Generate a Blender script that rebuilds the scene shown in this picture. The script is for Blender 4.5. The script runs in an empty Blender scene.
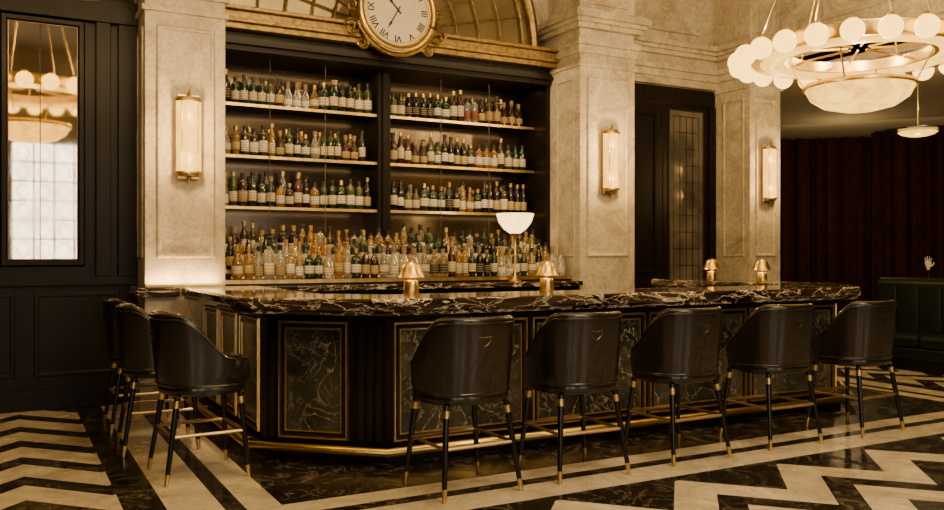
import bpy, bmesh, math, random
from mathutils import Vector, Matrix
random.seed(11)
S=bpy.context.scene
COL=S.collection
# ------------------------------------------------------------ materials
class NT:
    def __init__(s,name):
        s.m=bpy.data.materials.new(name); s.m.use_nodes=True
        s.t=s.m.node_tree; s.n=s.t.nodes; s.l=s.t.links
        s.b=s.n["Principled BSDF"]
        s.tc=s.n.new("ShaderNodeTexCoord")
    def node(s,typ,ins=None,**kw):
        n=s.n.new(typ)
        for k,v in kw.items(): setattr(n,k,v)
        if ins:
            for k,v in ins.items(): s.put(v,n.inputs[k])
        return n
    def put(s,v,inp):
        if isinstance(v,bpy.types.NodeSocket): s.l.new(v,inp)
        else: inp.default_value=v
    def math(s,op,a,b=0.0,c=0.0,clamp=False):
        n=s.n.new("ShaderNodeMath"); n.operation=op; n.use_clamp=clamp
        s.put(a,n.inputs[0]); s.put(b,n.inputs[1]); s.put(c,n.inputs[2])
        return n.outputs[0]
    def noise(s,scale,detail=4,vec=None,dist=0.0,rough=0.5):
        n=s.node("ShaderNodeTexNoise",{"Scale":scale,"Detail":detail,"Distortion":dist,"Roughness":rough})
        s.l.new(vec if vec else s.tc.outputs["Object"],n.inputs["Vector"])
        return n.outputs["Fac"]
    def ramp(s,fac,stops):
        n=s.n.new("ShaderNodeValToRGB"); s.l.new(fac,n.inputs[0])
        e=n.color_ramp.elements
        while len(e)<len(stops): e.new(0.5)
        for i,(p,c) in enumerate(stops):
            e[i].position=p; e[i].color=(c if len(c)==4 else (*c,1))
        return n.outputs[0]
    def mix(s,f,a,b):
        n=s.n.new("ShaderNodeMix"); n.data_type='RGBA'
        s.put(f,n.inputs[0])
        s.put(a if isinstance(a,bpy.types.NodeSocket) else (*a,1),n.inputs[6])
        s.put(b if isinstance(b,bpy.types.NodeSocket) else (*b,1),n.inputs[7])
        return n.outputs[2]
    def set(s,**kw):
        for k,v in kw.items():
            k={"color":"Base Color","rough":"Roughness","metal":"Metallic","coat":"Coat Weight","ecol":"Emission Color","estr":"Emission Strength","trans":"Transmission Weight","spec":"Specular IOR Level","sheen":"Sheen Weight"}[k]
            if isinstance(v,tuple) and len(v)==3: v=(*v,1)
            s.put(v,s.b.inputs[k])
        return s
    def bump(s,h,strength=.2,dist=.01):
        n=s.node("ShaderNodeBump",{"Strength":strength,"Distance":dist}); s.l.new(h,n.inputs["Height"])
        s.l.new(n.outputs[0],s.b.inputs["Normal"])

def plain(name,c,rough=.5,metal=0,var=.15,scale=8,coat=0,bump=0,spec=.5):
    t=NT(name); f=t.noise(scale)
    lo=tuple(x*(1-var) for x in c); hi=tuple(min(1,x*(1+var)) for x in c)
    t.set(color=t.ramp(f,[(.3,lo),(.7,hi)]),rough=rough,metal=metal,coat=coat,spec=spec)
    if bump: t.bump(t.noise(scale*8,6),bump,.004)
    return t.m
def veined(name,base,vein,scale,width,rough=.12,base2=None,amount=1.0,stretch=(1,1,1),rot=(.3,.5,.6),dist=1.2,mlo=.38,mhi=.62,second=.45,spec=.5,bscale=.8):
    t=NT(name)
    mp=t.node("ShaderNodeMapping"); t.l.new(t.tc.outputs["Object"],mp.inputs[0]); mp.inputs["Scale"].default_value=stretch
    mp.inputs["Rotation"].default_value=rot
    v=mp.outputs[0]
    def vein_f(sc,w,d):
        n=t.noise(sc,7,v,d,.56)
        a=t.math('ABSOLUTE',t.math('SUBTRACT',n,.5))
        return t.math('SUBTRACT',1.0,t.math('DIVIDE',a,w,clamp=True),clamp=True)
    f1=vein_f(scale,width,dist); f2=vein_f(scale*2.3,width*.6,.6)
    mask=t.ramp(t.noise(scale*.6,2,v),[(mlo,(0,0,0)),(mhi,(1,1,1))])
    f=t.math('MULTIPLY',t.math('MAXIMUM',t.math('MULTIPLY',f1,mask),t.math('MULTIPLY',f2,second)),amount,clamp=True)
    b=t.mix(t.ramp(t.noise(scale*bscale,5,v,.8),[(.38,(0,0,0)),(.66,(1,1,1))]),base,base2 or base)
    t.set(color=t.mix(f,b,vein),rough=rough,spec=spec)
    return t.m
def glow(name,c,strength,tex=True,nscale=7):
    t=NT(name)
    f=t.noise(nscale,5,None,1.0)
    k=(.70,.58,.5) if tex else (.9,.84,.8)
    col=t.ramp(f,[(.3,(c[0]*k[0],c[1]*k[1],c[2]*k[2])),(.65,c)])
    t.set(color=(.05,.035,.01),ecol=col,estr=strength,rough=.35,spec=.2)
    return t.m

M={}
t=NT("limestone_travertine")
f=t.noise(2.6,10,None,1.2,.72); g=t.noise(26,6); h_=t.noise(.8,3)
c=t.ramp(f,[(.30,(.27,.22,.15)),(.45,(.46,.395,.285)),(.55,(.59,.515,.385)),(.72,(.74,.665,.52))])
c=t.mix(t.math('MULTIPLY',t.ramp(g,[(.50,(0,0,0)),(.68,(1,1,1))]),.55),c,(.26,.205,.14))
c=t.mix(t.math('MULTIPLY',t.ramp(h_,[(.4,(0,0,0)),(.65,(1,1,1))]),.35),c,(.34,.275,.185))
t.set(color=c,rough=.48); t.bump(g,.35,.005); M['stone']=t.m
M['plaster']=plain("warm_plaster",(.32,.27,.19),.8,0,.08,2)
M['darkwall']=plain("dark_panelled_wall",(.03,.02,.012),.6,0,.2,2,spec=.2)
M['ceil']=plain("dim_ceiling_plaster",(.34,.30,.22),.9,0,.08,2)
t=NT("dark_walnut_wood")
mp=t.node("ShaderNodeMapping"); t.l.new(t.tc.outputs["Object"],mp.inputs[0]); mp.inputs["Scale"].default_value=(12,12,1)
f=t.noise(2,6,mp.outputs[0],1)
t.set(color=t.ramp(f,[(.3,(.004,.0026,.0013)),(.7,(.011,.0068,.0035))]),rough=.38,spec=.18); M['wood']=t.m
M['brass']=plain("polished_brass",(.78,.55,.17),.3,1,.12,12)
M['abrass']=plain("antique_brass",(.31,.215,.085),.42,1,.4,20,bump=.5)
M['brassdim']=plain("aged_brass_trim",(.68,.47,.18),.34,1,.2,15)
M['pull']=plain("dark_bronze",(.15,.11,.062),.4,1,.2,15)
M['leather']=plain("black_leather",(.011,.0085,.0065),.24,0,.2,30,coat=.2,bump=.04)
M['blackmetal']=plain("black_lacquered_wood",(.006,.005,.0035),.2,0,.2,10,spec=.4)
M['steel']=plain("burnished_bronze",(.58,.45,.27),.42,1,.1,10)
M['topmarble']=veined("black_marble_cream_veins",(.008,.006,.0045),(.90,.77,.56),1.5,.017,.05,(.060,.038,.020),1.0,(1,1,4.0),(.12,.08,.5),1.4,.34,.52,.9,.5,.7)
M['panelmarble']=veined("black_marble_fine_veins",(.014,.0145,.011),(.40,.35,.25),2.6,.010,.13,(.062,.060,.045),1.0,spec=.4,bscale=.7,dist=1.5,mlo=.34,mhi=.55,second=.7)
M['mirrorbrown']=plain("smoked_bronze_mirror",(.045,.031,.016),.18,.65,.3,1.5)
t=NT("antique_mirror_glass"); t.set(color=(.82,.71,.52),metal=1.0); t.set(rough=t.ramp(t.noise(3),[(.3,(.02,)*3),(.8,(.05,)*3)])); M['mirror']=t.m
M['darkglass']=plain("obscured_leaded_glass",(.13,.11,.08),.14,.3,.5,3)
M['green']=plain("green_leather",(.004,.010,.006),.42,0,.2,15,spec=.25)
M['velvet']=plain("burgundy_velvet",(.028,.0072,.0048),.95,0,.3,6,spec=.1)
M['ceramic']=plain("pale_ceramic",(.62,.58,.50),.4,0,.05,6)
M['glowalab']=glow("lit_alabaster",(1,.54,.07),3.6)
M['glowglobe']=glow("lit_opal_globe",(1,.58,.10),5.2,False,12)
M['glowbowl']=glow("lit_alabaster_bowl",(1,.55,.07),3.4)
M['glowlamp']=glow("lit_opal_shade",(1,.66,.22),4.6,False)
M['day']=glow("daylit_pane",(1,.93,.82),7.5,True,1.6)
M['clockface']=plain("cream_enamel",(.76,.68,.50),.4,0,.05,5)
M['ink']=plain("black_enamel",(.01,.009,.008),.4)
M['fanglass']=plain("amber_mirror_glass",(.30,.24,.13),.14,.6,.55,1.2)
BG=[("dark_green_glass",(.014,.032,.010),0),("brown_glass",(.045,.019,.006),0),("amber_spirit_glass",(.82,.46,.11),.75),("pale_spirit_glass",(.90,.87,.74),.8),("black_glass",(.009,.008,.006),0),("golden_spirit_glass",(.90,.71,.32),.8),("deep_red_glass",(.07,.012,.006),0),("olive_glass",(.05,.062,.015),.0)]
for n,c,tr in BG:
    t=NT(n); t.set(color=t.ramp(t.noise(9),[(.3,tuple(x*.75 for x in c)),(.7,c)]),rough=.05,coat=.4,trans=float(tr)); M[n]=t.m
for n,c in [("cream_label_paper",(.66,.57,.40)),("white_label_paper",(.78,.73,.60)),("black_label_paper",(.03,.025,.02)),("tan_label_paper",(.42,.29,.13)),("red_label_paper",(.24,.06,.03)),("gold_label_paper",(.55,.42,.16))]:
    t=NT(n)
    sx=t.node("ShaderNodeSeparateXYZ"); t.l.new(t.tc.outputs["Object"],sx.inputs[0])
    w=t.math('GREATER_THAN',t.math('SINE',t.math('MULTIPLY',sx.outputs[2],220)),.55)
    t.set(color=t.mix(t.math('MULTIPLY',w,.55),c,(.12,.08,.05) if n!="black_label_paper" else (.5,.4,.2)),rough=.6); M[n]=t.m
M['capblack']=plain("black_cap",(.015,.012,.01),.4)
M['capgold']=plain("gold_foil_cap",(.55,.38,.12),.35,1)
M['cork']=plain("cork_stopper",(.3,.18,.09),.7)

# floor
t=NT("inlaid_marble_floor")
sx=t.node("ShaderNodeSeparateXYZ"); t.l.new(t.tc.outputs["Object"],sx.inputs[0])
X,Y=sx.outputs[0],sx.outputs[1]
D=t.math('MAXIMUM',t.math('SUBTRACT',1.68,X),t.math('SUBTRACT',5.17,Y))
D=t.math('MAXIMUM',D,t.math('SUBTRACT',X,7.9))
def band(a,b): return t.math('MULTIPLY',t.math('GREATER_THAN',D,a),t.math('LESS_THAN',D,b))
AMP=.46; SL=1.1
tri=t.math('PINGPONG',t.math('ADD',X,.34),AMP)
s_=t.math('DIVIDE',t.math('SUBTRACT',t.math('SUBTRACT',4.24,Y),t.math('MULTIPLY',t.math('SUBTRACT',AMP,tri),SL)),.62)
zz=t.math('FRACT',t.math('ADD',s_,50.0))
side=t.math('MAXIMUM',t.math('LESS_THAN',X,.60),t.math('GREATER_THAN',X,8.98))
ok=t.math('MAXIMUM',side,t.math('GREATER_THAN',s_,0.0))
zig=t.math('MULTIPLY',t.math('MULTIPLY',t.math('LESS_THAN',zz,.60),ok),t.math('GREATER_THAN',D,.95))
white=t.math('MAXIMUM',zig,t.math('MAXIMUM',band(.26,.46),band(.57,.86)))
nz=t.noise(1.8,8,None,1.4,.65)
wc=t.ramp(nz,[(.3,(.38,.325,.23)),(.5,(.59,.52,.395)),(.7,(.77,.70,.55))])
va=t.math('ABSOLUTE',t.math('SUBTRACT',t.noise(2.4,8,None,1.8,.62),.5))
vf=t.math('SUBTRACT',1.0,t.math('DIVIDE',va,.016,clamp=True),clamp=True)
bc=t.mix(t.math('MULTIPLY',vf,.6),(.009,.0075,.006),(.26,.21,.15))
wc=t.mix(t.math('MULTIPLY',vf,.5),wc,(.28,.22,.15))
t.set(color=t.mix(white,bc,wc),rough=t.ramp(t.noise(5,4),[(.3,(.17,)*3),(.7,(.30,)*3)]))
M['floor']=t.m

# ------------------------------------------------------------ geometry helpers
def mk(name,bm,mat,parent=None,smooth=False,bevel=0,loc=None,kind=None,label=None,cat=None,group=None):
    me=bpy.data.meshes.new(name); bmesh.ops.recalc_face_normals(bm,faces=bm.faces[:]); bm.to_mesh(me); bm.free()
    if mat: me.materials.append(M[mat] if isinstance(mat,str) else mat)
    if smooth:
        for p in me.polygons: p.use_smooth=True
    o=bpy.data.objects.new(name,me); COL.objects.link(o)
    if loc: o.location=loc
    if parent:
        o.parent=parent
        if parent.type=='EMPTY' and parent.get("_w"): o.matrix_parent_inverse=Matrix.Translation(-parent.location)
    if bevel:
        b=o.modifiers.new("Bevel",'BEVEL'); b.width=bevel; b.segments=2; b.limit_method='ANGLE'
    if smooth:
        e=o.modifiers.new("Split",'EDGE_SPLIT'); e.split_angle=math.radians(45)
    meta(o,label,cat,group,kind)
    return o
def meta(o,label=None,cat=None,group=None,kind=None):
    if label:o["label"]=label
    if cat:o["category"]=cat
    if group:o["group"]=group
    if kind:o["kind"]=kind
def root(name,loc,label,cat,group=None,world=False,rot=0):
    o=bpy.data.objects.new(name,None); o.empty_display_size=.1; COL.objects.link(o); o.location=loc; o.rotation_euler=(0,0,rot)
    if world:o["_w"]=1
    meta(o,label,cat,group); return o
def abox(bm,x0,x1,y0,y1,z0,z1):
    v=[bm.verts.new(p) for p in [(x0,y0,z0),(x1,y0,z0),(x1,y1,z0),(x0,y1,z0),(x0,y0,z1),(x1,y0,z1),(x1,y1,z1),(x0,y1,z1)]]
    for f in [(0,3,2,1),(4,5,6,7),(0,1,5,4),(1,2,6,5),(2,3,7,6),(3,0,4,7)]: bm.faces.new([v[i] for i in f])
def aprism(bm,poly,z0,z1):
    a=[bm.verts.new((x,y,z0)) for x,y in poly]; b=[bm.verts.new((x,y,z1)) for x,y in poly]
    n=len(poly)
    bm.faces.new(a[::-1]); bm.faces.new(b)
    for i in range(n): bm.faces.new([a[i],a[(i+1)%n],b[(i+1)%n],b[i]])
def boxes(name,lst,mat,**kw):
    bm=bmesh.new()
    for b in lst: abox(bm,*b)
    return mk(name,bm,mat,**kw)
def alathe(bm,prof,seg=24,c=(0,0),a0=0,a1=2*math.pi):
    full=abs(a1-a0-2*math.pi)<1e-6
    n=seg if full else seg+1
    rings=[]
    for r,z in prof:
        if r<1e-6: rings.append([bm.verts.new((c[0],c[1],z))])
        else: rings.append([bm.verts.new((c[0]+r*math.cos(a0+(a1-a0)*i/seg),c[1]+r*math.sin(a0+(a1-a0)*i/seg),z)) for i in range(n)])
    for A,B in zip(rings,rings[1:]):
        for i in range(seg):
            j=(i+1)%n
            if len(A)==1 and len(B)==1: continue
            if len(A)==1: vs=[A[0],B[j],B[i]]
            elif len(B)==1: vs=[A[i],A[j],B[0]]
            else: vs=[A[i],A[j],B[j],B[i]]
            bm.faces.new(vs)
def lathe(name,prof,mat,seg=24,c=(0,0),**kw):
    bm=bmesh.new(); alathe(bm,prof,seg,c); return mk(name,bm,mat,smooth=True,**kw)
def atube(bm,pts,r,seg=8,closed=False,r2=None):
    pts=[Vector(p) for p in pts]; n=len(pts); rings=[]
    for i,p in enumerate(pts):
        if closed: d=(pts[(i+1)%n]-pts[i-1])
        elif i==0: d=pts[1]-pts[0]
        elif i==n-1: d=pts[-1]-pts[-2]
        else: d=(pts[i+1]-p).normalized()+(p-pts[i-1]).normalized()
        d.normalize()
        up=Vector((0,0,1)) if abs(d.z)<.95 else Vector((1,0,0))
        a=d.cross(up).normalized(); b=a.cross(d).normalized()
        k=1
        if 0<i<n-1 and not closed:
            cs=(pts[i+1]-p).normalized().dot(d); k=1/max(cs,.5)
        rr=r if r2 is None else r+(r2-r)*i/(n-1)
        rings.append([bm.verts.new(p+rr*(a*k*math.cos(2*math.pi*s/seg)+b*math.sin(2*math.pi*s/seg))) for s in range(seg)])
    m=n if closed else n-1
    for i in range(m):
        A,B=rings[i],rings[(i+1)%n]
        for s in range(seg): bm.faces.new([A[s],A[(s+1)%seg],B[(s+1)%seg],B[s]])
    if not closed:
        bm.faces.new(rings[0][::-1]); bm.faces.new(rings[-1])
def tube(name,pts,r,mat,seg=8,closed=False,r2=None,**kw):
    bm=bmesh.new(); atube(bm,pts,r,seg,closed,r2); return mk(name,bm,mat,smooth=True,**kw)
def aframe(bm,o,u,n,w,h,t,dep):
    o=Vector(o);u=Vector(u).normalized();n=Vector(n).normalized();z=Vector((0,0,1))
    def ring(i,d): return [bm.verts.new(o+u*a+z*b+n*d) for a,b in [(i,i),(w-i,i),(w-i,h-i),(i,h-i)]]
    A=ring(0,0);B=ring(t*.25,dep);C=ring(t*.75,dep);E=ring(t,0)
    for P,Q in [(A,B),(B,C),(C,E),(E,A)]:
        for i in range(4): bm.faces.new([P[i],P[(i+1)%4],Q[(i+1)%4],Q[i]])
def aplate(bm,o,u,n,w,h,dep):
    o=Vector(o);u=Vector(u).normalized();n=Vector(n).normalized();z=Vector((0,0,1))
    vs=[bm.verts.new(o+u*a+z*b+n*d) for d in (0,dep) for a,b in [(0,0),(w,0),(w,h),(0,h)]]
    for f in [(0,3,2,1),(4,5,6,7),(0,1,5,4),(1,2,6,5),(2,3,7,6),(3,0,4,7)]: bm.faces.new([vs[i] for i in f])
def asphere(bm,c,r,seg=16,rings=10,sz=1):
    prof=[(r*math.sin(math.pi*i/rings),c[2]+sz*r*math.cos(math.pi*i/rings)) for i in range(rings+1)]
    prof[0]=(0,prof[0][1]);prof[-1]=(0,prof[-1][1])
    alathe(bm,prof,seg,(c[0],c[1]))
def sphere(name,c,r,mat,seg=16,rings=10,sz=1,**kw):
    bm=bmesh.new(); asphere(bm,c,r,seg,rings,sz); return mk(name,bm,mat,smooth=True,**kw)
ALLK={}
def dup(o,loc=None,rot=None,parent=None,scale=None):
    kids=list(ALLK.get(o.name,[]))
    c=o.copy(); COL.objects.link(c)
    if parent: c.parent=parent
    if loc is not None: c.location=loc
    if rot is not None: c.rotation_euler=(0,0,rot)
    if scale is not None: c.scale=scale
    for k in kids: dup(k,parent=c)
    return c
def index():
    ALLK.clear()
    for o in bpy.data.objects:
        if o.parent: ALLK.setdefault(o.parent.name,[]).append(o)
LC=(1,.68,.31)
def light(typ,name,loc,e,c=LC,size=.2,rot=None,sy=None):
    L=bpy.data.lights.new(name,typ); L.energy=e; L.color=c
    if typ=='AREA':
        L.size=size
        if sy: L.shape='RECTANGLE'; L.size_y=sy
    else: L.shadow_soft_size=size
    o=bpy.data.objects.new(name,L); COL.objects.link(o); o.location=loc
    if rot:o.rotation_euler=rot
    return o

# ------------------------------------------------------------ room shell
boxes("floor",[(-6,20,-5,18,-.1,0)],'floor',kind="structure")
boxes("ceiling",[(-6,9.55,-5,9.9,6.3,6.5)],'ceil',kind="structure")
boxes("ceiling",[(9.55,20,-5,18,3.95,4.15)],'ceil',kind="structure")
boxes("wall_left",[(-6.2,-6,-5,9.9,0,6.5)],'darkwall',kind="structure")
boxes("wall_front",[(-6.2,20,-5.2,-5,0,6.5)],'plaster',kind="structure")
boxes("wall_right",[(20,20.2,-5.2,18,0,4.15)],'plaster',kind="structure")
boxes("wall_back_lounge",[(9.6,20,18,18.2,0,4.15)],'plaster',kind="structure")
boxes("trim_1",[(9.55,9.75,-5,8.5,3.9,6.3),(9.49,9.55,-5,8.5,4.25,4.38),(9.52,9.55,-5,8.5,3.9,4.0)],'stone',kind="structure")
boxes("wall_back",[(-6,1.16,9.0,9.9,0,4.3)],'wood',kind="structure")
boxes("wall_back",[(-6,9.55,9.2,9.9,4.3,6.3)],'stone',kind="structure")
boxes("wall_back",[(6.96,9.0,9.2,9.9,0,3.8),(6.96,9.0,9.12,9.9,3.8,4.3)],'stone',kind="structure")
boxes("wall_back",[(1.16,9.6,9.9,10.05,0,6.3)],'wood',kind="structure")
boxes("wall_lounge",[(9.4,9.6,9.9,18,0,4.15)],'plaster',kind="structure")
def pier(i,x0,x1,y0,y1):
    L=[(x0,x1,y0,y1,0,6.3)]
    for z0,z1,p in [(3.74,3.79,.03),(3.9,4.0,.03),(4.0,4.08,.06),(4.2,4.26,.07),(4.26,4.31,.11),(4.31,4.38,.15),(4.38,4.42,.10),(0,.28,.05),(.28,.34,.03)]:
        L.append((x0-p,x1+p,y0-p,y1,z0,z1))
    bm=bmesh.new()
    for b in L: abox(bm,*b)
    w=x1-x0
    aframe(bm,(x0+.10,y0,1.42),(1,0,0),(0,-1,0),w-.2,2.2,.05,.022)
    aframe(bm,(x0+.10,y0,4.5),(1,0,0),(0,-1,0),w-.2,1.6,.05,.022)
    aframe(bm,(x0,y0+.50,1.42),(0,-1,0),(-1,0,0),.4,2.2,.04,.015)
    return mk(f"trim_{i}",bm,'stone',kind="structure",bevel=.006)
pier(2,1.16,1.90,8.5,9.9)
pier(3,6.12,6.96,8.5,9.9)
pier(4,8.96,9.55,8.5,9.9)
boxes("trim_5",[(6.96,8.96,9.12-p,9.2,a,b) for a,b,p in [(3.9,4.0,.03),(4.0,4.08,.06),(4.2,4.26,.07),(4.26,4.31,.11),(4.31,4.38,.15)]],'stone',kind="structure",bevel=.005)
bm=bmesh.new()
aframe(bm,(7.2,9.2,4.55),(1,0,0),(0,-1,0),1.5,1.4,.06,.03)
for y in (-3,-.8,1.4,3.6,5.9): aframe(bm,(9.55,y+2,4.55),(0,-1,0),(-1,0,0),1.9,1.4,.06,.03)
mk("trim_6",bm,'stone',kind="structure")
boxes("trim_7",[(1.08,1.458,8.40,8.5,1.06,1.15),(1.08,1.16,8.5,8.99,1.06,1.15)],'topmarble',kind="structure",bevel=.01)
bm=bmesh.new()
for x in (-2.5,-1.6,-.7,.2): aframe(bm,(x+.05,9.0,.3),(1,0,0),(0,-1,0),.75,.8,.05,.006)
abox(bm,-6,1.15,8.94,9.0,1.16,1.24); abox(bm,-6,1.15,8.96,9.0,0,.18)
for x in (-.22,.78): abox(bm,x,x+.13,8.94,9.0,1.24,3.75)
abox(bm,.98,1.15,8.95,9.0,1.24,3.75)
abox(bm,-.3,1.15,8.92,9.0,3.68,3.9)
mk("trim_8",bm,'wood',kind="structure",bevel=.006)
def wall_mirror(x,w):
    r=root("wall_mirror",(x+w/2,9.0,1.34),"tall antique glass mirror in dark wood frame on panelled wall","mirror",world=True)
    bm=bmesh.new(); aplate(bm,(x+.05,8.998,1.40),(1,0,0),(0,-1,0),w-.1,2.22,.012); mk("mirror_glass",bm,'mirror',parent=r)
    bm=bmesh.new(); aframe(bm,(x,8.999,1.34),(1,0,0),(0,-1,0),w,2.34,.07,.05); mk("mirror_frame",bm,'wood',parent=r)
    bm=bmesh.new(); aframe(bm,(x+.065,8.985,1.405),(1,0,0),(0,-1,0),w-.13,2.21,.009,.01); mk("gilt_bead",bm,'pull',parent=r)
    bm=bmesh.new(); aplate(bm,(x+.33,8.985,1.41),(1,0,0),(0,-1,0),.008,2.2,.012); mk("glazing_bar",bm,'wood',parent=r)
wall_mirror(-.03,.72); wall_mirror(-1.2,.72)
for i,x in enumerate((-3.2,.20,4.6)):
    bm=bmesh.new(); abox(bm,x,x+1.75,-4.995,-4.97,1.35,4.1); w=mk(f"window_{i+1}",bm,'day',kind="structure")
    bm=bmesh.new(); aframe(bm,(x-.1,-4.99,1.25),(1,0,0),(0,1,0),1.95,2.95,.1,.08)
    for k in (1,2,3): aplate(bm,(x+1.75*k/4-.02,-4.97,1.35),(1,0,0),(0,1,0),.05,2.75,.03)
    for k in (1,2,3,4,5): aplate(bm,(x,-4.97,1.35+2.75*k/6),(1,0,0),(0,1,0),1.75,.035,.03)
    for k in range(4):
        for j in range(6):
            cx_,cz_=x+1.75*(k+.5)/4,1.35+2.75*(j+.5)/6
            atube(bm,[(cx_+.13*math.cos(q),-4.95,cz_+.17*math.sin(q)) for q in [math.pi*m_/8 for m_ in range(16)]],.010,5,True)
    mk(f"trim_{20+i}",bm,'wood',kind="structure")
bm=bmesh.new()
for b in [(7.0,8.95,9.14,9.2,3.55,3.78),(7.0,7.12,9.12,9.2,0,3.55),(8.83,8.95,9.12,9.2,0,3.55)]: abox(bm,*b)
mk("trim_10",bm,'wood',kind="structure",bevel=.008)
d=boxes("door_1",[(7.13,7.98,9.15,9.195,.0,3.54)],'wood',kind="structure",bevel=.004)
bm=bmesh.new(); aframe(bm,(7.25,9.15,1.2),(1,0,0),(0,-1,0),.62,2.2,.05,.02); mk("door_panel_moulding",bm,'wood',parent=d)
d=boxes("door_2",[(7.99,8.82,9.15,9.195,.0,3.54)],'wood',kind="structure",bevel=.004)
bm=bmesh.new(); aplate(bm,(8.10,9.15,1.0),(1,0,0),(0,-1,0),.61,2.46,.006); mk("door_glass",bm,'darkglass',parent=d)
bm=bmesh.new(); aframe(bm,(8.08,9.149,.98),(1,0,0),(0,-1,0),.65,2.50,.022,.016)
aframe(bm,(8.17,9.144,1.07),(1,0,0),(0,-1,0),.47,2.32,.012,.005)
for k in range(1,4): aplate(bm,(8.17+.47*k/4-.005,9.144,1.07),(1,0,0),(0,-1,0),.010,2.32,.005)
for k in range(1,10): aplate(bm,(8.17,9.144,1.07+2.32*k/10),(1,0,0),(0,-1,0),.47,.010,.005)
mk("door_leading",bm,'ink',parent=d)

# ------------------------------------------------------------ back bar case
XL,XR=1.905,6.115
boxes("wall_niche",[(XL,XR,9.85,9.895,1.42,3.75)],'mirrorbrown',kind="structure")
boxes("trim_11",[(XL,XL+.05,9.14,9.85,1.42,3.6)],'wood',kind="structure",bevel=.004)
boxes("trim_12",[(XR-.05,XR,9.14,9.85,1.42,3.6)],'wood',kind="structure",bevel=.004)
boxes("trim_13",[(3.87,4.03,9.40,9.85,1.42,3.6),(3.92,3.98,9.37,9.40,1.42,3.6)],'wood',kind="structure",bevel=.006)
boxes("trim_14",[(XL,XR,9.10,9.85,3.6,3.80),(XL,XR,9.06,9.10,3.66,3.70)],'wood',kind="structure",bevel=.006)
boxes("trim_15",[(XL,XR,8.98,9.19,3.80,3.86),(XL,XR,8.93,9.19,3.86,3.90),(XL,XR,8.96,9.19,3.90,3.98),(XL,XR,8.90,9.19,3.98,4.02)],'abrass',kind="structure",bevel=.006)
SZ=[3.11,2.545,1.985]
SC=(1,.70,.35)
for x0,x1 in ((XL+.05,3.87),(4.03,XR-.05)):
    for z in SZ:
        s=boxes("bottle_shelf",[(x0,x1,9.45,9.85,z-.028,z)],'wood',label="dark wood shelf with brass front edge holding bottles",cat="shelf",group="shelves of the back bar")
        boxes("shelf_edge",[(x0,x1,9.44,9.45,z-.032,z-.0005)],'brassdim',parent=s)
        light('AREA',"shelf_strip_light",((x0+x1)/2,9.47,z-.045),2.6,SC,x1-x0-.1,(math.radians(12),0,0),.03)
    light('AREA',"shelf_strip_light",((x0+x1)/2,9.45,3.59),3.0,SC,x1-x0-.1,(math.radians(12),0,0),.03)
    for k in (1,2):
        xx=x0+(x1-x0)*k/3
        tube("support_rod",[(xx,9.43,1.43),(xx,9.43,3.6)],.004,'pull',6,label="slim vertical bronze rod supporting the bottle shelves",cat="rod",group="support rods of the back bar")
bc=root("back_counter",(4,8.8,0),"dark wood back counter with marble top","counter",world=True)
boxes("cabinet_body",[(XL+.12,XR,8.52,9.84,0,1.08)],'wood',parent=bc)
for k in range(5):
    bm=bmesh.new(); aframe(bm,(XL+.2+k*.79,8.52,.15),(1,0,0),(0,-1,0),.7,.8,.04,.012); mk("cabinet_moulding",bm,'brassdim',parent=bc)
boxes("worktop",[(XL+.005,XR-.005,8.42,9.84,1.08,1.14)],'topmarble',parent=bc,bevel=.008)
for y0,y1,z1,xa,xb in ((8.66,8.879,1.20,XL+.01,XR-.01),(8.88,9.129,1.30,XL+.01,XR-.01),(9.13,9.84,1.42,XL+.06,XR-.06)):
    s=boxes("display_riser",[(xa,xb,y0,y1,1.14,z1)],'wood',label="long dark wood step displaying bottles on the back counter",cat="riser",group="bottle display steps")
    boxes("riser_edge",[(xa,xb,y0-.006,y0,z1-.04,z1-.001)],'brassdim',parent=s)
BL=(1,.65,.24)
light('AREA',"counter_strip_light",(4,8.95,3.78),20,SC,4,(math.radians(-8),0,0),.05)
light('AREA',"step_strip_light",(4,9.11,1.31),18,BL,3.9,(math.radians(150),0,0),.02)
light('AREA',"step_strip_light",(4,8.868,1.215),12,BL,3.9,(math.radians(125),0,0),.02)
light('AREA',"step_strip_light",(4,9.60,1.43),22,BL,3.9,(math.radians(155),0,0),.02)

CX=3.88
fw=root("fanlight_window",(CX,9.2,4.02),"gilded arched fanlight with radiating mullions above the bar","window",world=True)
cx,cz=CX,4.02
bm=bmesh.new()
def arcpts(r,y,n=40): return [(cx+r*math.cos(math.pi*i/n),y,cz+r*math.sin(math.pi*i/n)) for i in range(n+1)]
vs=[bm.verts.new(p) for p in arcpts(1.95,9.17)]; bm.faces.new(vs)
mk("fanlight_glass",bm,'fanglass',parent=fw)
for r,w in ((1.98,.07),(1.82,.018),(1.50,.010),(1.20,.014),(.90,.010),(.65,.014)):
    tube("arch_moulding",arcpts(r,9.13),w,'abrass',8,parent=fw)
bm=bmesh.new()
for i in range(1,14):
    a=math.pi*i/14; atube(bm,[(cx+.45*math.cos(a),9.14,cz+.45*math.sin(a)),(cx+1.9*math.cos(a),9.14,cz+1.9*math.sin(a))],.010,6)
mk("fanlight_mullions",bm,'abrass',parent=fw,smooth=True)

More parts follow.
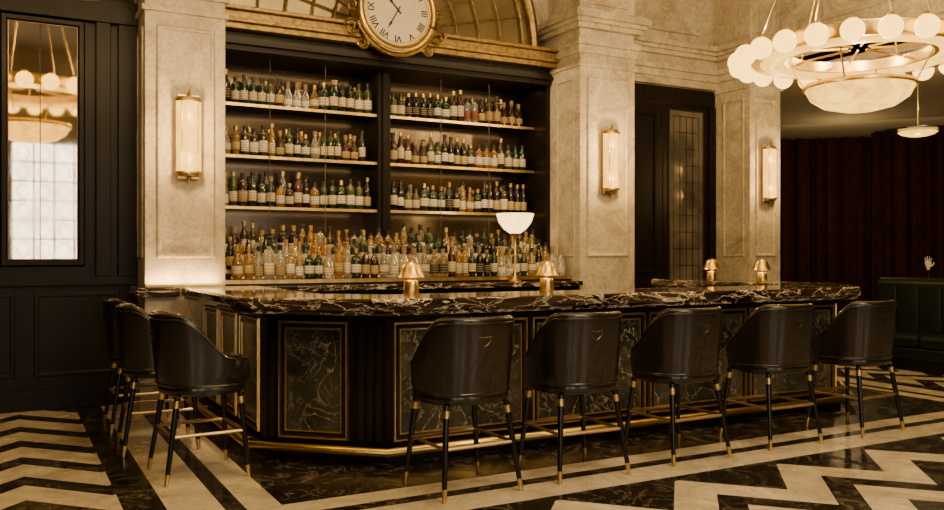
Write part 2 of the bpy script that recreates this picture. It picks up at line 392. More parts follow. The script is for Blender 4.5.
# ------------------------------------------------------------ clock
CY=8.86; CZ=4.19; K=1.06
ck=root("wall_clock",(CX,CY,CZ),"round gilt clock with cream roman numeral face above the bar","clock",world=True)
def disc(bm,r,y0,y1,seg=64):
    a=[bm.verts.new((CX+r*math.cos(2*math.pi*i/seg),y0,CZ+r*math.sin(2*math.pi*i/seg))) for i in range(seg)]
    b=[bm.verts.new((CX+r*math.cos(2*math.pi*i/seg),y1,CZ+r*math.sin(2*math.pi*i/seg))) for i in range(seg)]
    bm.faces.new(a);bm.faces.new(b)
    for i in range(seg): bm.faces.new([a[i],a[(i+1)%seg],b[(i+1)%seg],b[i]])
bm=bmesh.new(); disc(bm,.43*K,9.16,CY); mk("clock_case",bm,'abrass',parent=ck)
bm=bmesh.new(); disc(bm,.385*K,CY,CY-.012); mk("clock_dial",bm,'clockface',parent=ck)
for nm,r,w in (("clock_bezel",.42,.030),("clock_bezel",.375,.010)):
    bm=bmesh.new(); atube(bm,[(CX+K*r*math.cos(2*math.pi*i/64),CY-.015,CZ+K*r*math.sin(2*math.pi*i/64)) for i in range(64)],w,10,True)
    mk(nm,bm,'brassdim',parent=ck,smooth=True)
for i,s in enumerate("XII I II III IIII V VI VII VIII IX X XI".split()):
    cu=bpy.data.curves.new("t",'FONT'); cu.body=s; cu.size=.10; cu.align_x='CENTER'; cu.align_y='CENTER'; cu.extrude=.001; cu.offset=.002
    o=bpy.data.objects.new("t",cu); COL.objects.link(o)
    bpy.context.view_layer.update()
    me=bpy.data.meshes.new_from_object(o.evaluated_get(bpy.context.evaluated_depsgraph_get()))
    a=-2*math.pi*i/12
    me.transform(Matrix.Translation((CX,CY-.0145,CZ))@Matrix.Rotation(math.pi/2,4,'X')@Matrix.Rotation(a,4,'Z')@Matrix.Translation((0,.30*K,0)))
    bpy.data.objects.remove(o)
    me.materials.clear(); me.materials.append(M['ink']); me.name="clock_numeral"
    o=bpy.data.objects.new("clock_numeral",me); COL.objects.link(o); o.parent=ck; o.matrix_parent_inverse=Matrix.Translation(-ck.location)
nb=bmesh.new(); R0,R1=.362,.366
for i in range(120):
    a=2*math.pi*i/120;b=2*math.pi*(i+1)/120
    nb.faces.new([nb.verts.new((CX+r*math.cos(q),CY-.0145,CZ+r*math.sin(q))) for r,q in ((R0,a),(R1,a),(R1,b),(R0,b))])
bmesh.ops.remove_doubles(nb,verts=nb.verts[:],dist=.0001)
mk("minute_track",nb,'ink',parent=ck)
def hand(name,ang,l,w):
    bm=bmesh.new(); a=math.radians(90-ang)
    e=Vector((math.cos(a),0,math.sin(a)));q=Vector((-e.z,0,e.x));c=Vector((CX,CY-.02,CZ))
    pts=[c-e*.05-q*w*.6,c-e*.05+q*w*.6,c+e*l*.6+q*w*.5,c+e*l*.7+q*w*1.3,c+e*l,c+e*l*.7-q*w*1.3,c+e*l*.6-q*w*.5]
    f=[bm.verts.new(p) for p in pts]; g=[bm.verts.new(p+Vector((0,-.005,0))) for p in pts]
    bm.faces.new(f);bm.faces.new(g)
    for i in range(7): bm.faces.new([f[i],f[(i+1)%7],g[(i+1)%7],g[i]])
    mk(name,bm,'ink',parent=ck)
hand("hour_hand",317,.17,.014); hand("minute_hand",210,.25,.011)
for sgn in (-1,1):
    for (ox,oz,R,st) in ((.52,-.24,.10,0),(.40,-.40,.07,2.0),(.53,.00,.06,1.0)):
        pts=[]
        for k in range(26):
            q=k/25*3.4*math.pi+st; r=R*(1-k/32)
            pts.append((CX+sgn*(ox+r*math.cos(q)),8.88+.03*k/25,CZ+oz+r*math.sin(q)))
        tube("clock_scroll",pts,.019,'abrass',6,False,.010,parent=ck)
tube("clock_garland",[(CX+.49*math.cos(math.radians(200+140*k/20)),8.88,CZ+.49*math.sin(math.radians(200+140*k/20))) for k in range(21)],.026,'abrass',8,parent=ck)

# ------------------------------------------------------------ bar counter
def offset(poly,d):
    P=[Vector(p) for p in poly]; out=[]; nrm=[]
    for a,b in zip(P,P[1:]):
        e=(b-a).normalized(); nrm.append(Vector((e.y,-e.x)))
    for i,p in enumerate(P):
        if i==0: n=nrm[0];k=1
        elif i==len(P)-1: n=nrm[-1];k=1
        else:
            n=(nrm[i-1]+nrm[i]).normalized();k=1/n.dot(nrm[i])
        out.append(p+n*d*k)
    return [(v.x,v.y) for v in out]
BP=[(1.68,8.38),(1.68,6.2),(2.36,5.57),(7.0,5.57),(7.62,6.18),(7.62,8.38)]
def ringprism(name,do,di,z0,z1,mat,**kw):
    bm=bmesh.new(); aprism(bm,offset(BP,do)+offset(BP,di)[::-1],z0,z1); return mk(name,bm,mat,**kw)
bar=root("bar_counter",(4.3,6.2,0),"black panelled bar front with brass framed dark marble panels","bar",world=True)
ringprism("bar_body",0,-.42,0,1.035,'wood',parent=bar)
ringprism("bar_plinth",.05,0,0,.10,'wood',parent=bar,bevel=.006)
ringprism("upper_moulding",.03,0,1.0,1.034,'wood',parent=bar,bevel=.006)
wt=ringprism("bar_worktop",.215,-.50,1.065,1.15,'topmarble',bevel=.018,label="thick black marble bar top with flowing cream veins",cat="countertop")
ringprism("top_lower_lip",.19,-.48,1.035,1.065,'topmarble',parent=wt,bevel=.008)
PZ,PH=.135,.845
def panels(a,b,spans):
    a=Vector((*a,0));b=Vector((*b,0));e=(b-a).normalized();n=Vector((e.y,-e.x,0))
    for s0,s1 in spans:
        w=s1-s0
        bm=bmesh.new(); aplate(bm,a+e*s0+Vector((0,0,PZ))+n*.0005,e,n,w,PH,.006); mk("marble_panel",bm,'panelmarble',parent=bar)
        bm=bmesh.new(); aframe(bm,a+e*s0+Vector((0,0,PZ))+n*.004,e,n,w,PH,.022,.022)
        mk("panel_frame",bm,'brassdim',parent=bar)
        bm=bmesh.new(); aframe(bm,a+e*(s0+.024)+Vector((0,0,PZ+.024))+n*.0055,e,n,w-.048,PH-.048,.022,.013)
        mk("panel_moulding",bm,'blackmetal',parent=bar)
        bm=bmesh.new(); aframe(bm,a+e*(s0+.048)+Vector((0,0,PZ+.048))+n*.0055,e,n,w-.096,PH-.096,.014,.012)
        mk("panel_bead",bm,'brassdim',parent=bar)
panels(BP[0],BP[1],[(.06,.64),(.74,1.32),(1.44,2.02)])
panels(BP[1],BP[2],[(.10,.64)])
panels(BP[2],BP[3],[(.04,1.15),(1.19,2.30),(2.34,3.45),(3.49,4.60)])
panels(BP[3],BP[4],[(.10,.77)])
panels(BP[4],BP[5],[(.06,.72),(.78,1.44),(1.50,2.14)])
def flutes(a,b,s0,s1,n_):
    a=Vector((*a,0));b=Vector((*b,0));e=(b-a).normalized();n=Vector((e.y,-e.x,0))
    for k in range(n_):
        bm=bmesh.new()
        s=s0+(s1-s0)*(k+.5)/n_; w=(s1-s0)/n_*.6
        aplate(bm,a+e*(s-w/2)+Vector((0,0,PZ))+n*.0005,e,n,w,PH,.012)
        mk("pilaster_flute",bm,'blackmetal',parent=bar,bevel=.003)
flutes(BP[1],BP[2],.70,.90,3); flutes(BP[1],BP[2],.01,.08,1)
fr=offset(BP,.15)
tube("foot_rail",[(x,y,.10) for x,y in fr],.031,'brass',12,parent=bar)
for (a,b),(c,d) in zip(zip(fr,fr[1:]),zip(BP,BP[1:])):
    a,b,c,d=[Vector(v) for v in (a,b,c,d)]
    nn=max(1,int((b-a).length/1.0))
    for k in range(nn+1):
        f=(k+.5)/(nn+1); p=a.lerp(b,f); e=(d-c).normalized(); n=Vector((e.y,-e.x)); q=p-n*.11
        tube("rail_bracket",[(q.x,q.y,.07),(p.x,p.y,.09)],.011,'brass',6,parent=bar)

# ------------------------------------------------------------ stools
st=root("bar_stool",(0,0,0),"black leather barrel back bar stool with brass tipped legs","stool",group="leather stools along the bar")
NT_,NZ=60,12
AM=126
def shell(th,f,off):
    ex=2.5
    R=.286+.022*math.sin(f*math.pi/2)-off
    sx_,cx_=math.sin(th),math.cos(th)
    ux=math.copysign(abs(sx_)**(2/ex),sx_); uy=-math.copysign(abs(cx_)**(2/ex),cx_)
    q=max(0,min(1,(uy+.72)/1.25)); q=q*q*(3-2*q)
    h=1.080-.290*q
    z0=.605
    z=z0+(h-z0)*f
    return Vector((R*ux,R*.93*uy-.025*f*max(0,-uy)+.02,z))
TH=.054
loop=[(j/NZ*.94,0) for j in range(NZ+1)]
for a in (20,45,70,90,110,135,160): loop.append((.94+.06*math.sin(math.radians(a)),TH/2*(1-math.cos(math.radians(a)))))
loop+=[(j/NZ*.94,TH) for j in range(NZ,-1,-1)]
bm=bmesh.new(); rings=[]
for i in range(NT_+1):
    th=math.radians(-AM+2*AM*i/NT_)
    e_=min(i,NT_-i)/3.0; endt=1-math.sqrt(max(0,1-(1-min(1,e_))**2))
    rings.append([bm.verts.new(shell(th,f*(1-.03*endt),(off-TH/2)*(1-.75*endt)+TH/2)) for f,off in loop])
m=len(loop)
for A_,B_ in zip(rings,rings[1:]):
    for s in range(m): bm.faces.new([A_[s],A_[(s+1)%m],B_[(s+1)%m],B_[s]])
bm.faces.new(rings[0][::-1]);bm.faces.new(rings[-1])
mk("backrest",bm,'leather',parent=st,smooth=True)
def pipe(f,off,n=56,a=AM-4): return [shell(math.radians(-a+2*a*i/n),f,off) for i in range(n+1)]
tube("back_piping",pipe(.92,-.001),.005,'leather',6,parent=st)
tube("back_piping",pipe(.03,-.001),.006,'leather',6,parent=st)
def sq(r,z,n=40,ex=3.0,cy=.055):
    return [(r*math.copysign(abs(math.cos(a))**(2/ex),math.cos(a)),.95*r*math.copysign(abs(math.sin(a))**(2/ex),math.sin(a))+cy,z) for a in [2*math.pi*i/n for i in range(n)]]
def stack(bm,levels,n=40,ex=2.5,cy=.05):
    R=[[bm.verts.new(p) for p in sq(r,z,n,ex,cy)] for r,z in levels]
    for A,B in zip(R,R[1:]):
        for i in range(n): bm.faces.new([A[i],A[(i+1)%n],B[(i+1)%n],B[i]])
    bm.faces.new(R[0][::-1]);bm.faces.new(R[-1])
bm=bmesh.new()
stack(bm,[(.22,.608),(.268,.614),(.280,.635),(.284,.680),(.280,.735),(.262,.764),(.20,.780),(.10,.786)],cy=.068)
mk("seat",bm,'leather',parent=st,smooth=True)
bm=bmesh.new(); stack(bm,[(.22,.545),(.268,.549),(.286,.562),(.290,.585),(.284,.606)],cy=.035); mk("seat_base",bm,'leather',parent=st,smooth=True)
tube("seat_piping",[Vector(p) for p in sq(.289,.607,40,2.5,.035)],.006,'leather',6,True,parent=st)
c0=shell(0,.70,0)
tri_=[(-.046,.024),(-.02,.022),(0,.018),(.02,.022),(.046,.024),(.040,.0),(.022,-.022),(0,-.034),(-.022,-.022),(-.040,.0)]
tube("back_badge",[(x-.012,c0.y-.003-.06*z+.7*x*x,c0.z+z) for x,z in tri_],.0034,'pull',6,True,parent=st,label="small dark bronze shield outline badge")
def legp(sx_,sy_,f):
    T=Vector((sx_*.21,sy_*.20+.03,.55));B=Vector((sx_*.270,sy_*.262+.01,0.0)); return T.lerp(B,f)
for sx_ in (-1,1):
    for sy_ in (-1,1):
        lp=lambda f:legp(sx_,sy_,f)
        lg=tube("leg",[lp(0),lp(1-.10)],.021,'blackmetal',12,r2=.015,parent=st)
        tube("leg_collar",[lp(.05),lp(.13)],.0235,'brassdim',12,r2=.0225,parent=lg)
        tube("leg_tip",[lp(.86),lp(1)],.0170,'brassdim',12,r2=.012,parent=lg)
cr=[legp(*q,1-.30/.55) for q in ((-1,-1),(1,-1),(1,1),(-1,1))]
for i in range(4): tube("stretcher",[cr[i],cr[(i+1)%4]],.0115,'steel',8,parent=st)
index()
R90=-math.pi/2
pos=[(2.52,4.74,.03),(3.37,4.75,-.04),(4.30,4.77,.02),(5.27,4.78,-.03),(6.25,4.77,.04),(1.13,5.90,R90+.05),(1.02,6.88,R90-.04),(1.02,7.78,R90)]
st.location=(pos[0][0],pos[0][1],0);st.rotation_euler=(0,0,pos[0][2])
for x,y,r in pos[1:]: dup(st,(x,y,0),r)

# ------------------------------------------------------------ bottles
BS=1.25
def bprof(kind):
    h,r={'tall':(.305,.038),'square':(.280,.044),'round':(.265,.048),'slim':(.32,.036),'stout':(.255,.046),'bell':(.29,.043),'decanter':(.265,.046),'flute':(.315,.038)}[kind]
    h*=BS;r*=BS*.93
    nr=.0165*BS
    if kind=='tall': p=[(0,0),(r*.9,0),(r,.006),(r,h*.63),(r*.85,h*.70),(nr,h*.80),(nr*.95,h*.9)]
    elif kind=='square': p=[(0,0),(r*.93,0),(r,.006),(r,h*.68),(r*.9,h*.74),(nr*1.1,h*.79),(nr,h*.88)]
    elif kind=='round': p=[(0,0),(r*.7,0),(r*.95,h*.1),(r,h*.34),(r*.92,h*.54),(r*.5,h*.68),(nr,h*.76),(nr,h*.88)]
    elif kind=='slim': p=[(0,0),(r*.9,0),(r,.006),(r,h*.60),(r*.75,h*.72),(nr,h*.82),(nr*.9,h*.92)]
    elif kind=='stout': p=[(0,0),(r*.93,0),(r,.006),(r*1.03,h*.58),(r*.85,h*.70),(nr,h*.77),(nr,h*.87)]
    elif kind=='decanter': p=[(0,0),(r,0),(r,.01),(r*.98,h*.50),(r*.6,h*.62),(nr*1.1,h*.70),(nr*1.1,h*.78),(nr*1.6,h*.80)]
    elif kind=='flute': p=[(0,0),(r*.9,0),(r,.006),(r,h*.46),(r*.75,h*.60),(nr*1.1,h*.76),(nr,h*.92)]
    else: p=[(0,0),(r*.8,0),(r*.85,.006),(r,h*.56),(r*.95,h*.64),(nr,h*.76),(nr,h*.88)]
    return p,h,r,nr
TPL=[]
combos=[('tall',0,0,0,(.16,.46)),('square',4,1,0,(.14,.46)),('tall',1,0,1,(.18,.50)),('square',1,1,0,(.14,.5)),('square',4,0,0,(.2,.52)),('square',0,0,0,(.15,.46)),('stout',0,1,1,(.18,.46)),('slim',4,1,0,(.16,.42)),('bell',1,5,0,(.14,.42)),('bell',0,0,2,(.18,.46)),('tall',7,0,1,(.14,.42)),('square',1,3,0,(.14,.46)),
 ('stout',7,0,0,(.14,.48)),('tall',4,5,1,(.12,.40)),('stout',4,0,1,(.15,.45)),('square',7,1,0,(.15,.45)),('decanter',1,3,2,(.12,.36)),('bell',4,2,1,(.15,.42)),
 ('slim',2,0,1,(.12,.42)),('stout',2,1,0,(.15,.45)),('square',5,1,2,(.2,.5)),('round',3,0,2,(.18,.40)),('round',2,0,1,(.16,.4)),('slim',5,1,0,(.1,.36)),('stout',5,2,2,(.14,.48)),('bell',3,3,0,(.12,.38)),('bell',2,5,1,(.2,.44)),('slim',3,1,1,(.14,.44)),('round',5,0,0,(.2,.40)),('decanter',3,0,2,(.12,.34)),('decanter',3,1,2,(.12,.32)),('flute',5,1,1,(.08,.34)),('square',3,4,0,(.15,.45)),('tall',6,0,1,(.15,.44)),('square',2,0,0,(.12,.46)),('square',3,0,0,(.14,.42))]
NDARK=18
labs=["cream_label_paper","white_label_paper","black_label_paper","tan_label_paper","red_label_paper","gold_label_paper"]; caps=['capblack','capgold','cork']
gn=["dark green","brown","amber","clear pale","black","golden","deep red","olive"];kn={'tall':'tall wine style','square':'square shouldered','round':'round bodied','slim':'slim tall','stout':'short stout','bell':'bell shaped','decanter':'decanter style','flute':'long necked'};ln=["cream","white","black","tan","red","gold"]
for kd,g,l,c,(lo,hi) in combos:
    p,h,r,nr=bprof(kd)
    b=lathe("liquor_bottle",p,BG[g][0],16,label=f"{kn[kd]} {gn[g]} glass liquor bottle with {ln[l]} label",cat="bottle",group="bottles on the back bar")
    rr=r*1.015
    if kd=='flute': hi=min(hi,.37)
    bm=bmesh.new(); alathe(bm,[(rr*.99,h*lo),(rr,h*lo+.001),(rr*(1.02 if kd in('stout','bell') else 1),h*hi),(rr*.99,h*hi+.001)],16); mk("bottle_label",bm,labs[l],parent=b,smooth=True)
    z0=p[-1][1]
    bm=bmesh.new(); alathe(bm,[(0,z0-.012),(nr*1.15,z0-.012),(nr*1.2,h-.003),(nr*1.05,h),(0,h)],10); mk("bottle_cap",bm,caps[c],parent=b,smooth=True)
    TPL.append((b,r,h))
index()
used=set(); nb_=0
def place(ti,x,y,z,s,v):
    global nb_
    b=TPL[ti][0]; sc_=(s,s,s*random.uniform(1-v,1+v))
    if ti not in used:
        used.add(ti); b.location=(x,y,z); b.rotation_euler=(0,0,random.uniform(0,6)); b.scale=sc_
    else: dup(b,(x,y,z),random.uniform(0,6),scale=sc_)
    nb_+=1
def row(x0,x1,y,z,gap,dark=.7,rep=.5,v=.03,k=1.0):
    x=x0; last=None
    while True:
        if last is None or random.random()>rep:
            ti=random.randrange(NDARK) if random.random()<dark else random.randrange(NDARK,len(TPL)); s=random.uniform(.88,1.07)*k
        else: ti=last
        last=ti
        r=TPL[ti][1]*1.03*s
        if x+2*r>x1: break
        place(ti,x+r,y+random.uniform(-.006,.006),z+.0005,s,v)
        x+=2*r+gap*random.uniform(.6,1.4)
for z in SZ:
    for x0,x1 in ((2.08,3.85),(4.06,6.05)):
        row(x0,x1,9.53,z,.005,.76,.3,.06,.98)
        row(x0+.03,x1,9.69,z,.13,.8)
row(2.02,6.05,9.32,1.42,.004,.50,.15,.08)
row(2.02,6.10,9.005,1.30,.004,.50,.15,.08)
row(2.02,6.10,8.77,1.20,.006,.52,.15,.08)
print("bottles",nb_)
for ti in range(len(TPL)):
    if ti not in used:
        b=TPL[ti][0]
        for k in list(b.children): bpy.data.objects.remove(k)
        bpy.data.objects.remove(b)

# ------------------------------------------------------------ sconces
sc=root("wall_sconce",(0,0,0),"glowing alabaster wall sconce with brass frame on stone pier","wall lamp",group="alabaster sconces on the piers")
r=.115
pts=[(r*math.cos(a),-.03-.09*math.sin(a)) for a in [math.pi*i/16 for i in range(17)]]
bm=bmesh.new(); aprism(bm,pts,-.33,.33); mk("sconce_shade",bm,'glowalab',parent=sc,smooth=True)
boxes("sconce_backplate",[(-.10,.10,-.03,-.002,-.40,.40)],'brass',parent=sc,bevel=.004)
for s_ in (-1,1):
    bm=bmesh.new()
    for z0,z1,k in ((.33,.355,1.08),(.355,.375,.9)):
        aprism(bm,[(x*k,-.03+(y+.03)*k*1.02) for x,y in pts],min(s_*z0,s_*z1),max(s_*z0,s_*z1))
    mk("sconce_cap",bm,'abrass',parent=sc,bevel=.003)
    lathe("sconce_finial",[(0,s_*.37),(.014,s_*.375),(.022,s_*.395),(.014,s_*.415),(.008,s_*.42),(.012,s_*.435),(0,s_*.455)],'abrass',12,(0,-.06),parent=sc)
for a in (.0,.9,2.24,math.pi):
    x,y=r*1.02*math.cos(a),-.032-.092*math.sin(a); tube("sconce_rib",[(x,y,-.34),(x,y,.34)],.0045,'abrass',5,parent=sc)
index()
sp=[(1.545,8.478,2.57),(6.54,8.478,2.60),(9.265,8.478,2.57)]
sc.location=sp[0]
for p in sp[1:]: dup(sc,p)
for p in sp:
    for dz in (-.2,.2): light('POINT',"sconce_light",(p[0],p[1]-.26,p[2]+dz),20,(1,.60,.20),.03)

# ------------------------------------------------------------ lamps on the bar
dl=root("table_lamp",(0,0,0),"small brass table lamp with flared dome shade on marble bar top","lamp",group="brass dome lamps on the bar")
lathe("lamp_base",[(0,0),(.058,0),(.060,.006),(.055,.100),(.050,.107),(0,.108)],'brass',24,parent=dl)
lathe("lamp_stem",[(0,.10),(.014,.10),(.014,.16),(0,.16)],'brass',12,parent=dl)
lathe("lamp_shade",[(.104,.130),(.096,.142),(.084,.168),(.074,.200),(.063,.228),(.046,.246),(.022,.254),(0,.256),(0,.250),(.020,.248),(.042,.241),(.059,.224),(.070,.197),(.080,.166),(.092,.140),(.100,.130),(.104,.130)],'brass',28,parent=dl)
lathe("lamp_finial",[(0,.254),(.006,.254),(.007,.259),(0,.262)],'brass',10,parent=dl)
index()
lp_=[(2.74,6.0,1.15),(3.98,6.0,1.15),(7.38,6.83,1.15),(7.38,7.60,1.15)]
dl.location=lp_[0]
for p in lp_[1:]: dup(dl,p)
for p in lp_: light('POINT',"table_lamp_light",(p[0],p[1],p[2]+.18),6,(1,.62,.24),.02)
big=root("table_lamp",(5.22,8.53,1.14),"tall brass lamp with glowing white glass bowl shade","lamp")
lathe("lamp_base",[(0,0),(.075,0),(.075,.012),(.03,.03),(.014,.06),(.012,.30),(.022,.31),(.012,.32),(.012,.50),(.05,.535),(.065,.56),(0,.56)],'brass',24,parent=big)
lathe("lamp_shade",[(0,.555),(.06,.56),(.13,.61),(.19,.69),(.215,.77),(.22,.79),(.212,.79),(.20,.76),(.175,.69),(.12,.62),(0,.575)],'glowlamp',32,parent=big)
light('POINT',"bowl_lamp_light",(5.22,8.53,2.02),6,(1,.7,.36),.06)
up=root("added_uplight",(1.42,8.33,1.15),"added slim brass light bar brightening the stone pier base","lamp",world=True)  # added fixture, gives the pier base its bright glow
boxes("added_uplight_housing",[(1.15,1.85,8.40,8.44,1.15,1.175)],'brass',parent=up,bevel=.003)
light('AREA',"pier_fill_light",(1.5,8.42,1.182),7,(1,.62,.25),.66,(math.radians(155),0,0),.03)

# ------------------------------------------------------------ chandelier
ch=root("chandelier",(0,0,0),"large brass ring chandelier with opal globes and alabaster bowl","chandelier",group="ring chandeliers under the ceiling")
bm=bmesh.new(); alathe(bm,[(.88,-.07),(.96,-.07),(.985,-.03),(.985,.05),(.96,.06),(.88,.05),(.88,-.07)],72)
mk("chandelier_ring",bm,'brass',parent=ch,smooth=True)
bm=bmesh.new(); alathe(bm,[(.66,-.05),(.72,-.085),(.80,-.095),(.88,-.07),(.88,.0),(.66,.0),(.66,-.05)],72)
mk("alabaster_ring",bm,'glowbowl',parent=ch,smooth=True)
bm=bmesh.new(); alathe(bm,[(.62,-.06),(.66,-.06),(.66,.04),(.62,.04),(.62,-.06)],48); mk("inner_ring",bm,'brass',parent=ch,smooth=True)
for i in range(8):
    a=2*math.pi*i/8; tube("chandelier_arm",[(.1*math.cos(a),.1*math.sin(a),.03),(.90*math.cos(a),.90*math.sin(a),.03)],.011,'brass',6,parent=ch)
lathe("alabaster_bowl",[(0,-.56),(.16,-.550),(.32,-.510),(.43,-.435),(.48,-.34),(.47,-.34),(.42,-.42),(.30,-.48),(0,-.52)],'glowbowl',40,parent=ch)
bm=bmesh.new(); alathe(bm,[(.475,-.35),(.495,-.35),(.50,-.325),(.49,-.305),(.47,-.305),(.475,-.35)],40)
mk("bowl_rim",bm,'brass',parent=ch,smooth=True)
for i in range(4):
    a=2*math.pi*i/4+.4; tube("bowl_hanger",[(.485*math.cos(a),.485*math.sin(a),-.32),(.64*math.cos(a),.64*math.sin(a),-.03)],.008,'brass',6,parent=ch)
for i in range(6):
    a=2*math.pi*i/6+.25; tube("suspension_rod",[(.93*math.cos(a),.93*math.sin(a),.05),(.10*math.cos(a),.10*math.sin(a),2.2)],.008,'brass',6,parent=ch)
tube("centre_rod",[(0,0,2.15),(0,0,2.90)],.03,'brass',10,parent=ch)
lathe("ceiling_canopy",[(0,2.86),(.20,2.86),(.18,2.92),(0,2.93)],'brass',24,parent=ch)
g0=None
for R,n,z,gr in ((1.085,24,-.05,.098),):
    for i in range(n):
        a=2*math.pi*(i+.3)/n
        if g0 is None:
            g0=sphere("opal_globe",(0,0,0),gr,'glowglobe',24,14,parent=ch); o=g0
            bm=bmesh.new(); alathe(bm,[(0,.085),(.033,.085),(.038,.097),(.02,.117),(0,.117)],12); gc_=mk("globe_cup",bm,'brass',parent=g0,smooth=True)
        else:
            o=g0.copy();COL.objects.link(o); k=gc_.copy();COL.objects.link(k);k.parent=o
        o.location=(R*math.cos(a),R*math.sin(a),z)
index()
C1=(7.02,5.32,3.35); C2=(.31,5.30,3.60)
ch.location=C1
c2=dup(ch,C2)
for k in c2.children:
    if k.name.startswith(("alabaster_bowl","bowl_rim")): k.location=(0,0,-.12)
for C,dz in ((C1,-.27),(C2,-.40)):
    for q in range(4):
        a=math.pi/2*q+.6
        light('POINT',"chandelier_light",(C[0]+.78*math.cos(a),C[1]+.78*math.sin(a),C[2]+.30),50,LC,.04)
    light('POINT',"chandelier_bulb",(C[0],C[1],C[2]+dz),75,LC,.04)
light('AREA',"overhead_fill",(3.6,3.2,6.1),200,LC,5,None,4)  # added soft fill for overall brightness, no fixture modelled
light('AREA',"overhead_fill",(3.6,-.6,5.4),330,LC,3.0,(math.radians(54),0,math.radians(-6)),1.2)  # added fill tilted at the bar front and stools
light('AREA',"lounge_fill",(14.2,10.4,3.93),110,LC,4,(math.radians(30),0,math.radians(-50)),2)  # added wash to brighten the curtains
light('POINT',"pendant_and_fill_light",(13.6,10.6,3.2),26,LC,.1)  # no pendant hangs here, added fill for the lounge ceiling
for x,y in ((1.9,6.9),(2.5,5.9),(3.9,5.8),(5.3,5.8),(6.7,5.8),(7.5,7.0)):  # added spots that brighten the marble bar top, no fittings modelled
    L=light('SPOT',"bar_fill_spot",(x,y-.6,6.25),680,LC,.05,(math.radians(6.5),0,0)); L.data.spot_size=math.radians(24); L.data.spot_blend=.8

# pendant
pd=root("pendant_lamp",(10.6,7.15,3.06),"wide dark dish pendant lamp with glowing underside over lounge seating","pendant lamp")
lathe("pendant_shade",[(0,.12),(.05,.11),(.12,.085),(.34,.055),(.56,.02),(.56,.0),(.34,.025),(0,.035)],'blackmetal',40,parent=pd)
lathe("pendant_diffuser",[(0,-.045),(.12,-.04),(.20,-.018),(.24,.012),(.22,.018),(0,.02)],'glowbowl',28,parent=pd)
tube("pendant_rod",[(0,0,.11),(0,0,.885)],.008,'brass',8,parent=pd)
light('POINT',"pendant_and_fill_light",(10.6,7.15,2.90),6,LC,.04)
light('POINT',"pendant_and_fill_light",(10.75,7.15,3.42),10,LC,.04)  # added above the shade to lighten the lounge ceiling

# ------------------------------------------------------------ lounge: curtains, banquette, sculpture
A=Vector((12.6,14.9,0));B=Vector((18.6,9.6,0));L_=(B-A).length;e=(B-A).normalized();n=Vector((e.y,-e.x,0))
boxes("wall_lounge_back",[(0,L_,-.1,0,0,3.95)],'wood',kind="structure",loc=A-n*.35)
bpy.data.objects["wall_lounge_back"].rotation_euler=(0,0,math.atan2(e.y,e.x))
for k in range(7):
    bm=bmesh.new(); n_=120; s0=L_*k/7+.01; s1=L_*(k+1)/7-.01
    ph=[random.uniform(0,6) for _ in range(4)]
    rows=[]
    for zi,z in enumerate((.02,1.0,2.0,3.0,3.93)):
        rr=[]
        for i in range(n_+1):
            s=s0+(s1-s0)*i/n_; u=i/n_
            w=.09*math.sin(2*math.pi*u*4+ph[0])+.05*math.sin(2*math.pi*u*6.7+ph[1]+z*.15)+.02*math.sin(2*math.pi*u*15+ph[2]+z*.4)
            rr.append(bm.verts.new(A+e*s+n*w+Vector((0,0,z))))
        rows.append(rr)
    for P,Q in zip(rows,rows[1:]):
        for i in range(n_): bm.faces.new([P[i],P[i+1],Q[i+1],Q[i]])
    mk("curtain",bm,'velvet',smooth=True,label="floor length pleated burgundy velvet curtain",cat="curtain",group="burgundy curtains in the lounge")
bq=root("banquette",(10.3,6.2,0),"dark green leather banquette with channelled high back","sofa",world=True)
boxes("banquette_base",[(9.95,10.75,4.6,7.7,0,.14)],'wood',parent=bq,bevel=.01)
for i in range(3): y0=4.6+i*1.033; boxes("seat_cushion",[(9.88,10.5,y0+.005,y0+1.028,.30,.46)],'green',parent=bq,bevel=.05)
boxes("seat_box",[(9.92,10.7,4.6,7.7,.14,.30)],'green',parent=bq,bevel=.03)
bm=bmesh.new()
pr=[(10.72,7.7),(10.72,4.6)]
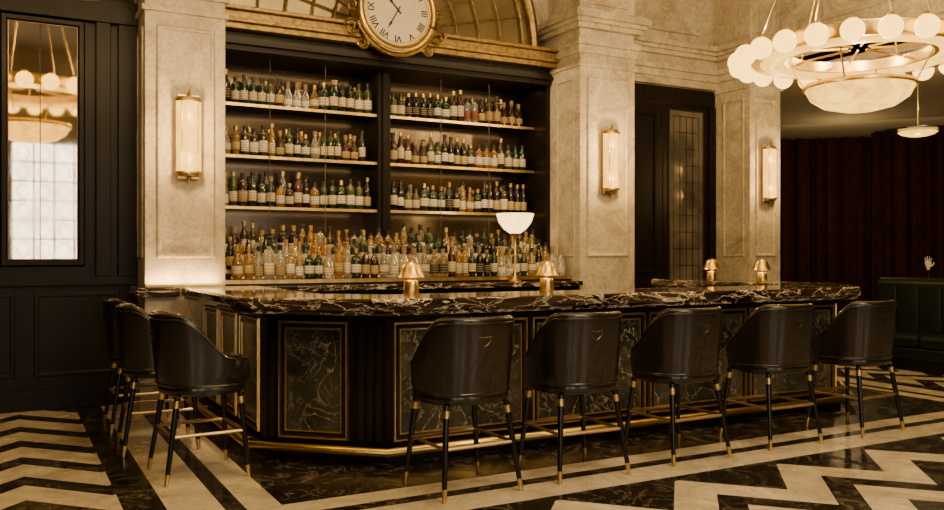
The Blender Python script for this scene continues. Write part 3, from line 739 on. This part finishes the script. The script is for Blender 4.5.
for i in range(10):
    y0=4.6+i*.31
    for k in range(9):
        a=math.pi*k/8; pr.append((10.5-.03*math.sin(a),y0+.155-.155*math.cos(a)))
aprism(bm,pr,.46,1.04)
mk("backrest",bm,'green',parent=bq)
tube("backrest_roll",[(10.62,4.6,1.05),(10.62,7.7,1.05)],.09,'green',16,parent=bq)
boxes("console_table",[(10.78,11.08,5.6,7.7,0,1.14)],'wood',bevel=.01,label="slim dark wood console behind the green banquette",cat="table")
hs=root("hand_sculpture",(10.93,7.22,1.14),"small pale ceramic hand sculpture on a dark console","sculpture",rot=math.radians(-57))
lathe("sculpture_stand",[(0,0),(.045,0),(.045,.012),(.012,.02),(.010,.12),(0,.12)],'blackmetal',16,parent=hs)
bm=bmesh.new()
lv=[(.018,.014,.11),(.022,.016,.14),(.036,.015,.17),(.042,.014,.20),(.038,.012,.225)]
R_=[[bm.verts.new((a*math.cos(q),b*math.sin(q),z)) for q in [2*math.pi*i/14 for i in range(14)]] for a,b,z in lv]
for P,Q in zip(R_,R_[1:]):
    for i in range(14): bm.faces.new([P[i],P[(i+1)%14],Q[(i+1)%14],Q[i]])
bm.faces.new(R_[0][::-1]);bm.faces.new(R_[-1])
for x,l,t_ in ((-.030,.060,-.12),(-.010,.078,-.03),(.011,.072,.05),(.030,.052,.14)):
    atube(bm,[(x,0,.215),(x+t_*l*.5,-.004,.215+l*.5),(x+t_*l,-.016,.215+l)],.0105,8,False,.007)
atube(bm,[(.030,0,.155),(.058,-.006,.180),(.068,-.012,.212)],.0115,8,False,.008)
mk("hand",bm,'ceramic',parent=hs,smooth=True)

# ------------------------------------------------------------ world & camera
w=bpy.data.worlds.new("World"); S.world=w; w.use_nodes=True
w.node_tree.nodes["Background"].inputs[0].default_value=(.9,.6,.35,1); w.node_tree.nodes["Background"].inputs[1].default_value=.02
cam=bpy.data.cameras.new("camera"); co=bpy.data.objects.new("camera",cam); COL.objects.link(co)
cam.sensor_width=36; cam.lens=36*860/944; cam.clip_start=.05; cam.clip_end=100
co.location=(0,0,1.45); co.rotation_euler=(math.radians(90),0,math.radians(-28.6))
S.camera=co
